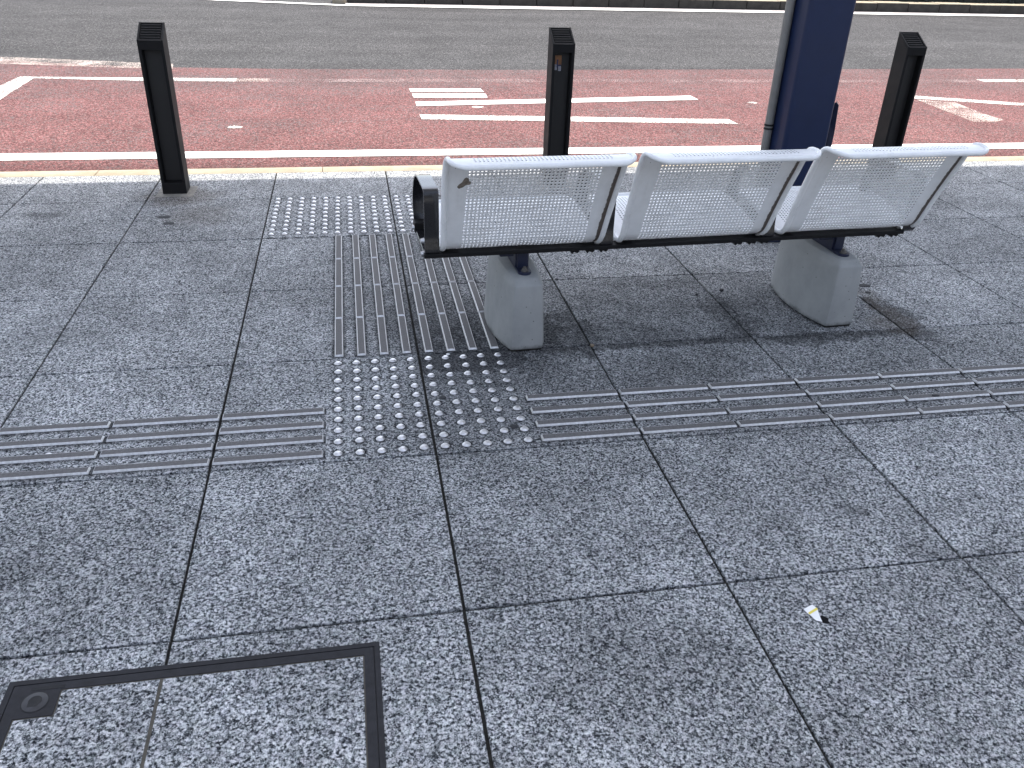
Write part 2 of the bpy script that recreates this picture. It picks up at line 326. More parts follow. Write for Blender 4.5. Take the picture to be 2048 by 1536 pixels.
# ------------------------------------------------------------------ mesh helpers
class MB:
    """collects shapes; build() links them as ONE mesh object"""
    def __init__(s): s.v = []; s.f = []; s.mi = []
    def add(s, vs, fs, mi=0):
        o = len(s.v); s.v += [tuple(v) for v in vs]; s.f += [tuple(i + o for i in f) for f in fs]; s.mi += [mi] * len(fs)
    def box(s, x0, x1, y0, y1, z0, z1, mi=0, bev=0.0):
        if not bev:
            s.add([(x0, y0, z0), (x1, y0, z0), (x1, y1, z0), (x0, y1, z0), (x0, y0, z1), (x1, y0, z1), (x1, y1, z1), (x0, y1, z1)],
                  [(0, 3, 2, 1), (4, 5, 6, 7), (0, 1, 5, 4), (1, 2, 6, 5), (2, 3, 7, 6), (3, 0, 4, 7)], mi)
        else:
            s.bm(lambda b: bmesh.ops.create_cube(b, size=1), Matrix.Translation(((x0 + x1) / 2, (y0 + y1) / 2, (z0 + z1) / 2)) @ Matrix.Diagonal((x1 - x0, y1 - y0, z1 - z0, 1)), bev, mi)
    def bm(s, fn, mat, bev=0.0, mi=0, seg=2):
        b = bmesh.new(); fn(b); b.transform(mat)
        if bev: bmesh.ops.bevel(b, geom=list(b.edges), offset=bev, segments=seg, profile=0.5, affect='EDGES')
        b.verts.index_update(); s.add([v.co for v in b.verts], [[v.index for v in f.verts] for f in b.faces], mi); b.free()
    def rings(s, rings, cap=True, mi=0, closed=True):
        o = []; n = len(rings[0])
        vs = [p for r in rings for p in r]; fs = []
        for i in range(len(rings) - 1):
            for j in range(n if closed else n - 1):
                a, b = i * n + j, i * n + (j + 1) % n
                fs.append((a, b, b + n, a + n))
        if cap: fs.append(tuple(range(n))[::-1]); fs.append(tuple(range((len(rings) - 1) * n, len(rings) * n)))
        s.add(vs, fs, mi)
    def lathe(s, prof, c, n=20, mi=0):
        s.rings([[(c[0] + r * math.cos(2 * math.pi * k / n), c[1] + r * math.sin(2 * math.pi * k / n), c[2] + z) for k in range(n)] for r, z in prof], True, mi)
    def tube(s, path, r, n=10, closed=False, mi=0):
        rr = r if callable(r) else (lambda p: r)
        P = [Vector(p) for p in path]; N = len(P); rings = []
        up = None
        for i in range(N):
            t = (P[(i + 1) % N] - P[i - 1]) if closed else (P[min(i + 1, N - 1)] - P[max(i - 1, 0)])
            t.normalize()
            if up is None:
                up = Vector((0, 0, 1)) if abs(t.z) < 0.8 else Vector((1, 0, 0))
            side = t.cross(up).normalized(); up = side.cross(t).normalized()
            q = rr(P[i]); rings.append([P[i] + side * (q * math.cos(2 * math.pi * k / n)) + up * (q * math.sin(2 * math.pi * k / n)) for k in range(n)])
        if closed:
            # align the last ring with the first by closing through the best offset
            best = min(range(n), key=lambda o: sum((rings[-1][k] - rings[0][(k + o) % n]).length for k in range(n)))
            rings.append([rings[0][(k + best) % n] for k in range(n)])
        s.rings(rings, not closed, mi)
    def prism(s, pts, z0, z1, mi=0):
        n = len(pts)
        s.add([(x, y, z0) for x, y in pts] + [(x, y, z1) for x, y in pts],
              [tuple(range(n))[::-1], tuple(range(n, 2 * n))] + [(i, (i + 1) % n, n + (i + 1) % n, n + i) for i in range(n)], mi)
    def build(s, name, mats, parent=None, smooth=False, loc=None, fix=True):
        me = bpy.data.meshes.new(name); me.from_pydata(s.v, [], s.f)
        for m in (mats if isinstance(mats, (list, tuple)) else [mats]): me.materials.append(m)
        me.polygons.foreach_set('material_index', s.mi)
        if fix:
            b = bmesh.new(); b.from_mesh(me); bmesh.ops.recalc_face_normals(b, faces=b.faces); b.to_mesh(me); b.free()
        if smooth: me.shade_smooth()
        o = bpy.data.objects.new(name, me); C.objects.link(o)
        if parent: o.parent = parent
        if loc: o.location = loc
        return o

def auto(o, ang=35):
    me = o.data
    me.shade_smooth()
    b = bmesh.new(); b.from_mesh(me)
    for e in b.edges:
        e.smooth = not (len(e.link_faces) == 2 and e.calc_face_angle(0) > R(ang))
    b.to_mesh(me); b.free()
    return o
def tag(o, label=None, cat=None, group=None, kind=None):
    for k, v in (('label', label), ('category', cat), ('group', group), ('kind', kind)):
        if v: o[k] = v
    return o
def thing(name, label, cat, loc=(0, 0, 0), rz=0, group=None):
    o = bpy.data.objects.new(name, None); C.objects.link(o); o.location = loc; o.rotation_euler = (0, 0, rz)
    o.empty_display_size = 0.1
    return tag(o, label, cat, group)
def copy_tree(o, parent=None):
    c = o.copy(); C.objects.link(c)
    if parent: c.parent = parent
    for ch in list(o.children): copy_tree(ch, c)
    return c
def smooth_path(pts, per=6, closed=False):
    P = [Vector(p) for p in pts]; n = len(P); o = []
    for i in range(n if closed else n - 1):
        g = (lambda k: P[k % n]) if closed else (lambda k: P[max(0, min(n - 1, k))])
        a, b, c, d = g(i - 1), g(i), g(i + 1), g(i + 2)
        for k in range(per):
            t = k / per
            o.append(0.5 * ((2 * b) + (c - a) * t + (2 * a - 5 * b + 4 * c - d) * t * t + (3 * b - a - 3 * c + d) * t ** 3))
    if not closed: o.append(P[-1])
    return o
RZ = -0.15                                  # road level; the pavement is z = 0

# ------------------------------------------------------------------ ground, road, kerbs (the setting)
rnd = random.Random(4)
b = MB(); b.add([(-250, -250, 0), (250, -250, 0), (250, 400, 0), (-250, 400, 0)], [(0, 1, 2, 3)])
tag(b.build('ground', M['soil'], loc=(0, 0, -0.6)), kind='structure')
b = MB(); b.box(-90, 90, 2.30, 60, -0.4, RZ)
tag(b.build('road', M['asphalt']), 'grey asphalt carriageway behind the red lane', 'road', kind='structure')
# red surfacing of the bus lane
edge = [(-60, 13), (-12, 8.75), (-8, 8.05), (-5.5, 7.55), (-3.7, 7.12), (-2.2, 6.72), (-0.8, 6.62), (1.4, 6.62), (4.5, 6.72), (7.7, 6.85), (14, 7.0), (60, 7.4)]
b = MB(); b.prism([(-60, 2.32), (60, 2.32)] + edge[::-1], RZ - 0.05, RZ + 0.004)
tag(b.build('bus_lane', M['red']), 'red coloured asphalt lane beside the kerb', 'bus lane', kind='structure')

def slabs(x0, x1, y0, y1):
    b = MB(); n = 0
    i0, i1 = round(x0 / 0.6), round(x1 / 0.6); j0, j1 = round(y0 / 0.6), round(y1 / 0.6)
    for i in range(i0, i1):
        for j in range(j0, j1):
            a, c = i * 0.6 + 0.0034 + rnd.uniform(-.0006, .0008), (i + 1) * 0.6 - 0.0034 + rnd.uniform(-.0008, .0006)
            d, e = j * 0.6 + 0.0032 + rnd.uniform(-.0004, .0005), (j + 1) * 0.6 - 0.0032 + rnd.uniform(-.0005, .0004)
            if j == 3: e = 2.277
            v = 0.0018
            h = [rnd.uniform(-0.0009, 0.0004) for _ in range(4)]
            b.add([(a, d, -0.06), (c, d, -0.06), (c, e, -0.06), (a, e, -0.06),
                   (a, d, h[0] - v), (c, d, h[1] - v), (c, e, h[2] - v), (a, e, h[3] - v),
                   (a + v, d + v, h[0]), (c - v, d + v, h[1]), (c - v, e - v, h[2]), (a + v, e - v, h[3])],
                  [(0, 1, 5, 4), (1, 2, 6, 5), (2, 3, 7, 6), (3, 0, 4, 7), (4, 5, 9, 8), (5, 6, 10, 9), (6, 7, 11, 10), (7, 4, 8, 11), (8, 9, 10, 11)])
    return b
b = slabs(-15, 21, -9, 2.4)
b.add([(-40, -40, -0.007), (50, -40, -0.007), (50, 2.285, -0.007), (-40, 2.285, -0.007)], [(0, 1, 2, 3)], 1)
tag(b.build('pavement', [M['granite'], M['joint']], fix=False), 'speckled grey granite slab pavement', 'pavement', kind='structure')

b = MB()
for i in range(-26, 40):
    x0, x1 = i * 0.6 * 2 - 0.35 + 0.002, (i + 1) * 0.6 * 2 - 0.35 - 0.002
    prof = [(2.280, -0.3), (2.280, -0.003), (2.283, -0.0005), (2.36, 0.001), (2.395, -0.002), (2.412, -0.010), (2.420, -0.026), (2.426, -0.07), (2.44, -0.3)]
    b.rings([[(x, y, z) for y, z in prof] for x in (x0, x1)], True)
o = b.build('kerb', M['kerb']); auto(o, 50); tag(o, 'pale cream kerb along the near pavement', 'kerb', kind='structure')

# far side: gutter strip, kerb blocks, planting bed, hedge
b = MB(); b.prism([(-0.15, 13.02), (60, 13.12), (60, 13.6), (-0.15, 13.6)], RZ - 0.02, RZ + 0.006)
tag(b.build('gutter', M['gutter']), 'pinkish concrete gutter in front of the far kerb', 'gutter', kind='structure')
b = MB(); x = -0.12; k = 0
while x < 45:
    w = 0.655; yy = 13.27 + 0.001 * x
    b.box(x + 0.006, x + w - 0.006, yy + rnd.uniform(0, .006), 13.66, RZ - 0.05, 0.012 + rnd.uniform(-.004, .004), 0, 0.008)
    x += w
# (top faces cream, shade on the road faces put into their colour)
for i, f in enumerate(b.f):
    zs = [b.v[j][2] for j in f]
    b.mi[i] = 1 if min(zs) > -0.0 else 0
tag(b.build('far_kerb', [M['kerb_shaded'], M['kerb']]), 'kerb stones with painted-in shade on the far side of the road', 'kerb', kind='structure')
b = MB(); b.box(-0.36, -0.135, 13.22, 13.66, RZ - 0.05, 0.03, 0, 0.012)
tag(b.build('kerb_end', M['kerb']), 'pale end block of the far kerb', 'kerb', kind='structure')
b = MB(); b.box(-0.1, 45, 13.662, 17, RZ - 0.05, -0.02)
tag(b.build('planting_bed', M['soil']), 'dark soil behind the far kerb', 'soil', kind='structure')
b = MB(); b.box(0.1, 45, 13.85, 15.4, -0.02, 0.55)
for i in range(9000):
    x = rnd.uniform(0, 45); 
    if rnd.random() < 0.6: y, z = 13.85 - abs(rnd.gauss(0, .05)), rnd.uniform(-0.01, 0.62)
    else: y, z = rnd.uniform(13.8, 15.4), 0.55 + abs(rnd.gauss(0, .06))
    s = rnd.uniform(.02, .045); a = Vector((rnd.gauss(0, 1), rnd.gauss(0, 1), rnd.gauss(0, 1))).normalized(); c = a.orthogonal().normalized(); d = a.cross(c)
    p = Vector((x, y, z))
    b.add([p - c * s, p - d * s * .5, p + c * s, p + d * s * .5], [(0, 1, 2, 3)])
tag(b.build('hedge', M['hedge'], fix=False), 'dark clipped hedge in shade behind the far kerb', 'hedge')

# painted markings, thin sheets on the road
def marking(pts, mat, label, z=RZ + 0.008, name='road_marking'):
    b = MB(); n = len(pts); b.add([(x, y, z) for x, y in pts], [tuple(range(n))])
    o = b.build(name, M[mat], fix=False)
    if o.data.polygons[0].normal.z < 0: o.data.flip_normals()
    return tag(o, label, 'road marking', kind='structure')
marking([(-60, 3.62), (-2.33, 3.184), (-0.66, 3.172), (4.82, 3.135), (60, 2.9), (60, 3.07), (4.956, 3.306), (-0.67, 3.337), (-2.33, 3.356), (-60, 3.80)], 'paint', 'solid white line along the near kerb')
marking([(-60, 31), (-2.26, 13.28), (-0.157, 12.752), (2.4, 12.715), (12.4, 12.80), (60, 13.2), (60, 13.5), (12.6, 13.02), (2.4, 12.95), (-0.155, 12.93), (-2.3, 13.5), (-60, 31.3)], 'paint', 'white line along the far kerb', RZ + 0.012)
marking([(-12, 9.1), (-3.62, 7.27), (-2.243, 6.955), (-1.9, 6.89), (-1.85, 6.57), (-2.178, 6.615), (-3.49, 6.844), (-12, 8.6)], 'paint_old', 'worn white band on the far edge of the red lane, left')
marking([(-3.10, 6.136), (-2.11, 6.096), (-1.2, 6.07), (-1.2, 5.91), (-2.04, 5.944), (-2.961, 6.06)], 'paint_mid', 'thin worn white line crossing the red lane at left')
marking([(-1.2, 6.07), (-0.9, 6.06), (-0.9, 5.90), (-1.2, 5.91)], 'paint_old', 'rubbed out end of the thin white line at left')
marking([(-0.9, 6.05), (6.6, 6.07), (6.6, 5.91), (-0.9, 5.88)], 'paint_ghost', 'almost vanished white line along the red lane')
marking([(6.6, 6.10), (12, 6.12), (12, 5.96), (6.6, 5.95)], 'paint_mid', 'thin white line in the red lane at right')
marking([(-3.10, 6.134), (-3.124, 5.683), (-3.20, 3.6), (-2.9, 3.6), (-2.935, 5.082), (-2.963, 6.058)], 'paint_mid', 'slanting white stroke at the left edge')
marking([(0.365, 5.562), (1.027, 5.561), (1.035, 5.396), (0.373, 5.399)], 'paint', 'uppermost short white bar of the lettering')
marking([(0.374, 5.311), (1.037, 5.307), (1.03, 5.142), (0.377, 5.149)], 'paint', 'second short white bar of the lettering')
marking([(0.377, 4.956), (2.956, 5.204), (2.961, 5.022), (0.375, 4.786)], 'paint', 'long white bar of the lettering')
marking([(0.372, 4.455), (2.908, 4.206), (2.925, 4.035), (0.37, 4.279)], 'paint_mid', 'long worn white bar nearest the kerb')
marking([(5.255, 5.197), (6.187, 4.82), (8.5, 3.9), (8.3, 3.8), (6.093, 4.70), (5.158, 5.053)], 'paint_mid', 'white arrow edge at right')
marking([(5.16, 4.99), (5.116, 4.53), (5.079, 4.038), (5.277, 4.032), (5.427, 4.103), (5.409, 4.385), (5.475, 4.86)], 'paint_old', 'rubbed white wedge under the arrow edge')
for (x, y, r) in ((0.884, 4.736, .035), (-1.019, 4.056, .04), (3.429, 4.879, .035)):
    marking([(x + r * (1.3 + .3 * rnd.random()) * math.cos(a), y + r * (.8 + .5 * rnd.random()) * math.sin(a)) for a in [k * math.pi / 4 for k in range(8)]], 'paint_mid', 'small white paint fleck on the red lane')

# ------------------------------------------------------------------ shelter: pillar in view, roof overhead
sh = thing('bus_shelter', 'blue square steel pillar of the bus shelter behind the bench', 'shelter', (1.831, 1.10, 0))
def rrect(hx, hy, r, n=5):
    o = []
    for cx, cy, a0 in ((hx - r, hy - r, 0), (-hx + r, hy - r, 90), (-hx + r, -hy + r, 180), (hx - r, -hy + r, 270)):
        for k in range(n + 1):
            a = R(a0 + 90 * k / n); o.append((cx + r * math.cos(a), cy + r * math.sin(a)))
    return o
ROOF_Z = 3.2; cot = math.cos(R(SUN_AZ)) / math.tan(R(SUN_EL))
def pillar_mesh(x, y):
    b = MB(); q = rrect(0.107, 0.10, 0.022)
    b.rings([[(x + u, y + v, z) for u, v in q] for z in (0.0, 0.6, 1.2, ROOF_Z)], True)
    return b
auto(pillar_mesh(0, 0).build('pillar', M['blue'], sh), 50)
b = MB(); b.box(-0.17, 0.17, -0.16, 0.16, 0.0005, 0.016, 0, 0.004)
b.build('base_plate', M['navy'], sh)
b = MB(); b.tube([(-0.1265, 0.035, 0.0), (-0.1265, 0.035, 0.5), (-0.1265, 0.035, 1.2), (-0.1265, 0.035, ROOF_Z)], 0.0195, 14)
cd = auto(b.build('conduit', M['pipe'], sh), 50)
for z in (0.476, 0.492, 1.45, 1.466):
    b = MB(); b.lathe([(0.0196, 0), (0.0215, 0.001), (0.0215, 0.008), (0.0196, 0.009)], (-0.1265, 0.035, z), 16)
    auto(b.build('clamp', M['iron_dark'], cd), 50)
b = MB()                                     # hinged inspection flap that stands off the right face
b.add([(0.108, -0.02, 0.40), (0.135, -0.055, 0.38), (0.150, -0.060, 0.42), (0.152, -0.058, 0.47), (0.150, -0.06, 0.49), (0.146, -0.055, 0.60), (0.138, -0.045, 0.612), (0.108, -0.02, 0.585)], [(0, 1, 2, 3, 4, 5, 6, 7)])
for v in list(b.v): pass
f = b.build('hatch', M['navy'], sh); md = f.modifiers.new('thick', 'SOLIDIFY'); md.thickness = 0.004
b = MB()
for i, x in enumerate((-9.3, -3.3, 6.0)):
    auto(pillar_mesh(x - 1.831, 0).build('pillar', M['blue'], sh), 50)
b = MB()
ye0 = 2.15 + ROOF_Z * cot - 1.10
b.prism([(-16, ye0 - 0.17), (-2.6, ye0 + 0.004), (1.4, ye0 + 0.0), (24, ye0 + 0.26), (24, -2.1), (-16, -2.1)], ROOF_Z, ROOF_Z + 0.09)
b.f = b.f[:1]; b.mi = b.mi[:1]          # a single sheet
b.build('roof', M['roof'], sh)

# unseen block added behind the camera: hides low sky, bounces sun onto the bench
bd = thing('light_shaping_block', 'unseen block added behind the viewer to shape the light', 'light helper', (4, -15, 0))
b = MB(); b.box(-40, 40, -10, 0, -.3, 6.0); b.build('block_wall', M['block_face'], bd)
for i in range(-19, 19):
    for z in (0.9, 3.6):
        b = MB(); b.box(i * 2 + .25, i * 2 + 1.75, .002, .06, z, z + 1.9); b.build('block_pane', M['glass'], bd)

# ------------------------------------------------------------------ bollards
def make_bollard():
    t = thing('bollard', '', 'bollard')
    hx, D, zf, zb = 0.058, 0.115, 0.722, 0.788     # front faces the pavement (-Y)
    a = 0.0145; r0, r1, dep = 0.056, 0.688, 0.042
    b = MB()
    sl = (zb - zf) / D
    V = [(-hx, 0, 0), (hx, 0, 0), (hx, 0, zf), (-hx, 0, zf), (-hx, D, 0), (hx, D, 0), (hx, D, zb), (-hx, D, zb),
         (-hx + a, 0, r0), (hx - a, 0, r0), (hx - a, 0, r1), (-hx + a, 0, r1),
         (-hx + a + .002, dep, r0 + .002), (hx - a - .002, dep, r0 + .002), (hx - a - .002, dep, r1 - .002), (-hx + a + .002, dep, r1 - .002)]
    F = [(0, 1, 9, 8), (1, 2, 10, 9), (2, 3, 11, 10), (3, 0, 8, 11), (8, 9, 13, 12), (9, 10, 14, 13), (10, 11, 15, 14), (11, 8, 12, 15), (12, 13, 14, 15),
         (1, 5, 6, 2), (5, 4, 7, 6), (4, 0, 3, 7), (3, 2, 6, 7), (0, 4, 5, 1)]
    b.add(V, F)
    o = b.build('post', M['bollard'], t)
    md = o.modifiers.new('bevel', 'BEVEL'); md.width = 0.002; md.segments = 2; md.limit_method = 'ANGLE'
    b = MB(); b.box(-hx + a + .004, hx - a - .004, dep - .004, dep - .0005, r0 + .004, r1 - .004)
    b.build('inset_panel', M['bollard_panel'], t)
    # ribbed cap on the slope
    def on(u, v, h):       # u across, v along slope 0..1, h above
        return (u, v * D, zf + v * (zb - zf) + h)
    def slab(b, u0, u1, v0, v1, h0, h1):
        b.add([on(u0, v0, h0), on(u1, v0, h0), on(u1, v1, h0), on(u0, v1, h0), on(u0, v0, h1), on(u1, v0, h1), on(u1, v1, h1), on(u0, v1, h1)],
              [(0, 3, 2, 1), (4, 5, 6, 7), (0, 1, 5, 4), (1, 2, 6, 5), (2, 3, 7, 6), (3, 0, 4, 7)])
    b = MB()
    slab(b, -hx, -hx + .009, 0.0, 1.0, 0.0005, 0.009); slab(b, hx - .009, hx, 0.0, 1.0, 0.0005, 0.009)
    slab(b, -hx + .0092, hx - .0092, 0.0, 0.10, 0.0005, 0.007); slab(b, -hx + .0092, hx - .0092, 0.965, 1.0, 0.0005, 0.008)
    c = b.build('cap', M['bollard'], t)
    md = c.modifiers.new('bevel', 'BEVEL'); md.width = 0.0012; md.segments = 2
    b = MB()
    for k in range(6):
        v = 0.155 + k * 0.137; slab(b, -hx + .0125, hx - .0125, v, v + 0.068, 0.0005, 0.0075)
    g = b.build('grille', M['bollard'], c)
    md = g.modifiers.new('bevel', 'BEVEL'); md.width = 0.002; md.segments = 2
    b = MB(); b.prism([(-hx - .03, -.05), (hx + .035, -.052), (hx + .037, D + .02), (-hx - .028, D + .022)], -0.002, 0.0008)
    b.build('mortar_collar', M['mortar'], t)
    return t
b0 = make_bollard()
for i, (x, y, lab) in enumerate(((-1.079, 1.912, 'black square bollard standing alone at the left, clear of the bench'),
                                 (0.911, 1.912, 'black square bollard with a small brown sticker, behind the left seat of the bench'),
                                 (2.898, 1.912, 'black square bollard on the kerb to the right of the blue pillar'))):
    o = b0 if i == 0 else copy_tree(b0)
    o.location = (x, y, 0); tag(o, lab, 'bollard', 'black bollards along the kerb')
    if i == 1:
        b = MB(); x0, x1, z0, z1, yy = -0.038, -0.001, 0.600, 0.672, 0.0372
        b.box(x0, x1, yy, yy + 0.0006, z0 + .025, z1)
        b.box(x0 + .001, x0 + .015, yy - .0006, yy, z0, z0 + .028, 1); b.box(x0 + .021, x1 - .001, yy - .0006, yy, z0 - .004, z0 + .020, 1)
        b.box(x0 + .013, x0 + .020, yy - .0008, yy, z0 + .012, z0 + .052, 2); b.box(x0 + .018, x1 - .003, yy - .001, yy - .0002, z0 + .020, z0 + .027, 2)
        s = b.build('sticker', [M['stk_a'], M['stk_b'], M['stk_c']], o); s['label'] = 'small weathered brown sticker with pale marks'

# ------------------------------------------------------------------ bench
TH = R(2.8)
bench = thing('bench', 'long bench of three white perforated steel seats on concrete legs', 'bench', (0.365, 0.19, 0), TH)
prof = smooth_path([(0.235, 0, .395), (0.17, 0, .401), (0.08, 0, .394), (0.0, 0, .379), (-.065, 0, .364), (-.110, 0, .3555), (-.145, 0, .3615), (-.170, 0, .385), (-.187, 0, .424), (-.214, 0, .491),
                    (-.245, 0, .560), (-.275, 0, .622), (-.292, 0, .657), (-.306, 0, .682), (-.324, 0, .6945), (-.350, 0, .6975), (-.378, 0, .6955), (-.408, 0, .690)], 10)
L = [0.0]
for a, c in zip(prof, prof[1:]): L.append(L[-1] + (c - a).length)
TOT = L[-1]
def at(s):
    s = max(0.0, min(TOT, s))
    for i in range(len(L) - 1):
        if L[i + 1] >= s:
            t = (s - L[i]) / (L[i + 1] - L[i]); p = prof[i].lerp(prof[i + 1], t); break
    e = 0.004; 
    return p
def nrm(s):
    d = at(s + .004) - at(s - .004); n = Vector((d.z, 0, -d.x)); n.normalize(); return n     # points down / rearwards (outer side)
RC = 0.055
def hw(s):
    w = 0.262 + 0.012 * max(0, min(1, (s - 0.38) / 0.3))
    for d in (s, TOT - s):
        if d < RC: w -= RC - math.sqrt(max(0, RC * RC - (RC - d) ** 2))
    return w
def shell_mesh():
    P = 0.0122; NC = 34; x0 = -NC * P / 2
    s0 = 0.042; NR = int((TOT - s0 - 0.030) / P)
    V = []; F = []; E = []; idx = {}
    def vert(key, u, s, side):
        k = (key, side)
        if k in idx: return idx[k]
        p = at(s) + nrm(s) * (0.0010 if side == 0 else -0.0010)
        V.append((u, p.x, p.z)); E.append(hw(s) - u + (1.0 if (s > TOT - .115 or s < .36) else 0.0)); idx[k] = len(V) - 1
        return idx[k]
    def uq(u, s, q=6): return (round(u, q), round(s, q))
    rows = [0.0005, 0.004, 0.010, 0.018, 0.028] + [s0 + r * P for r in range(NR + 1)]
    last = rows[-1]; rem = TOT - 0.0005 - last; rows += [last + rem * t for t in (.3, .55, .75, .9, 1.0)]
    def hol(i): return 5 <= i < 5 + NR
    RAD = 0.0037
    for side in (0, 1):
        for i in range(len(rows) - 1):
            a, c = rows[i], rows[i + 1]; mid = (a + c) / 2
            for col in range(NC):
                u = x0 + col * P; ue = u + P; um = u + P / 2
                ring = [(u, a), (um, a), (ue, a), (ue, mid), (ue, c), (um, c), (u, c), (u, mid)]
                oi = [vert(uq(*q), q[0], q[1], side) for q in ring]
                if hol(i):
                    ii = []
                    for k in range(8):
                        ang = R(-135 + 45 * k); q = (um + RAD * math.cos(ang), mid + RAD * math.sin(ang)); ii.append(vert(uq(*q), q[0], q[1], side))
                    for k in range(8):
                        f = (oi[k], oi[(k + 1) % 8], ii[(k + 1) % 8], ii[k]); F.append(f if side == 0 else f[::-1])
                else: F.append(tuple(oi) if side == 0 else tuple(oi[::-1]))
            for sg in (-1, 1):        # solid margins
                inner = sg * NC * P / 2
                for t0, t1 in ((0, .5), (.5, 1)):
                    def uu(s, t): return inner + sg * (hw(s) - abs(inner)) * t
                    q = [(uu(a, t0), a), (uu(a, t1), a), (uu(c, t1), c)] + ([(uu(c, t0), c), (inner, mid)] if t0 == 0 else [(uu(c, t0), c)])
                    oi = [vert(uq(*w) if abs(w[0] - inner) < 1e-9 else ('m', sg, t1 if k in (1, 2) else t0, round(w[1], 6)), w[0], w[1], side) for k, w in enumerate(q)]
                    f = tuple(oi); fl = (sg < 0) != (side == 1); F.append(f[::-1] if fl else f)
    # hole walls
    for i in range(5, 5 + NR):
        mid = (rows[i] + rows[i + 1]) / 2
        for col in range(NC):
            um = x0 + (col + .5) * P; A = []; B = []
            for k in range(8):
                ang = R(-135 + 45 * k); u, s = um + RAD * math.cos(ang), mid + RAD * math.sin(ang)
                for side, lst in ((0, A), (1, B)): lst.append(vert(('w',) + uq(u, s), u, s, side))
            for k in range(8): F.append((A[k], A[(k + 1) % 8], B[(k + 1) % 8], B[k]))
    me = bpy.data.meshes.new('seat'); me.from_pydata(V, [], F); me.materials.append(M['white'])
    at_ = me.attributes.new('edge', 'FLOAT', 'POINT'); at_.data.foreach_set('value', E)
    me.shade_smooth()
    return me
seat_me = shell_mesh()
def rim_mesh():
    n = 70; pts = []
    ss = [0.0] + [TOT * (0.5 - 0.5 * math.cos(math.pi * k / n)) for k in range(1, n)] + [TOT]
    ss = sorted(set([min(TOT, max(0, s)) for s in ss] + [RC * (1 - math.cos(R(a))) for a in range(0, 91, 9)] + [TOT - RC * (1 - math.cos(R(a))) for a in range(0, 91, 9)]))
    ded = [ss[0]]
    for s in ss[1:]:
        if s - ded[-1] > 2e-4: ded.append(s)
    ded[-1] = TOT
    def pt(u, s): p = at(s); return (u, p.x, p.z)
    right = [pt(hw(s), s) for s in ded]; left = [pt(-hw(s), s) for s in ded[::-1]]
    b = MB(); b.tube(right + left, lambda p: 0.0095 - 0.0020 * max(0, min(1, (-p.y - .30) / .03))* max(0, min(1, (abs(p.x) - .225) / .03)) - 0.0005 * max(0, min(1, (-p.y - .36) / .03)), 12, True)
    return b
seats = []
for k in range(3):
    uc = -0.022 + 0.600 * k
    o = bpy.data.objects.new('seat', seat_me); C.objects.link(o); o.parent = bench; o.location = (uc, 0, 0); seats.append(o)
    if k == 0: rim = rim_mesh().build('rim', M['white_rim'], o, True)
    else: r2 = rim.copy(); C.objects.link(r2); r2.parent = o
# torn sticker residue on the back of the first seat
b = MB()
def back(u, s, h): p = at(s) - nrm(s) * (0.0010 + h); return (u, p.x, p.z)
sc = [(-.018, -.010), (-.008, .000), (-.002, .014), (.004, .018), (.011, .014), (.013, .004), (.019, .000), (.017, -.010), (.004, -.012), (-.004, -.020), (-.016, -.025), (-.022, -.018)]
SP = min((k * TOT / 400 for k in range(200, 400)), key=lambda t: abs(at(t).z - .612) + (0 if at(t).x < -.2 else 9))
b.add([back(-.214 + u, SP + v, .0006) for u, v in sc], [tuple(range(len(sc)))])
s_ = b.build('glue_patch', M['scuff'], seats[0]); s_['label'] = 'torn brown glue patch at the upper left of the back'
# beams
b = MB(); b.box(-.345, 1.405, -.158, -.112, .334, .3475, 0, .002); b.build('beam', M['black_matt'], bench)
b = MB(); b.box(-.345, 1.43, .085, .130, .336, .372, 0, .003); b.build('beam', M['black_matt'], bench)
# armrests: flat bar bent to a loop
loop = [(-.143, .340), (-.143, .40), (-.143, .48), (-.142, .525), (-.136, .543), (-.120, .5515), (-.06, .5525), (.02, .5515), (.07, .543), (.115, .515), (.148, .470), (.158, .435), (.152, .395), (.132, .362), (.10, .345), (.05, .340), (-.05, .3385)]
lp = smooth_path([(y, z, 0) for y, z in loop], 4, True)
def arm_mesh():
    b = MB(); n = len(lp); hwid, th = 0.0235, 0.0065; rings = []
    for i in range(n + 1):
        p = lp[i % n]; d = (lp[(i + 1) % n] - lp[i - 1]); d.normalize(); nn = Vector((d.y, -d.x, 0))
        q = p + nn * th
        e = 0.0015
        rings.append([(-hwid, p.x, p.y), (hwid, p.x, p.y), (hwid, q.x - nn.x * e, q.y - nn.y * e), (hwid - e, q.x, q.y), (-hwid + e, q.x, q.y), (-hwid, q.x - nn.x * e, q.y - nn.y * e)])
    b.rings(rings, False)
    return b
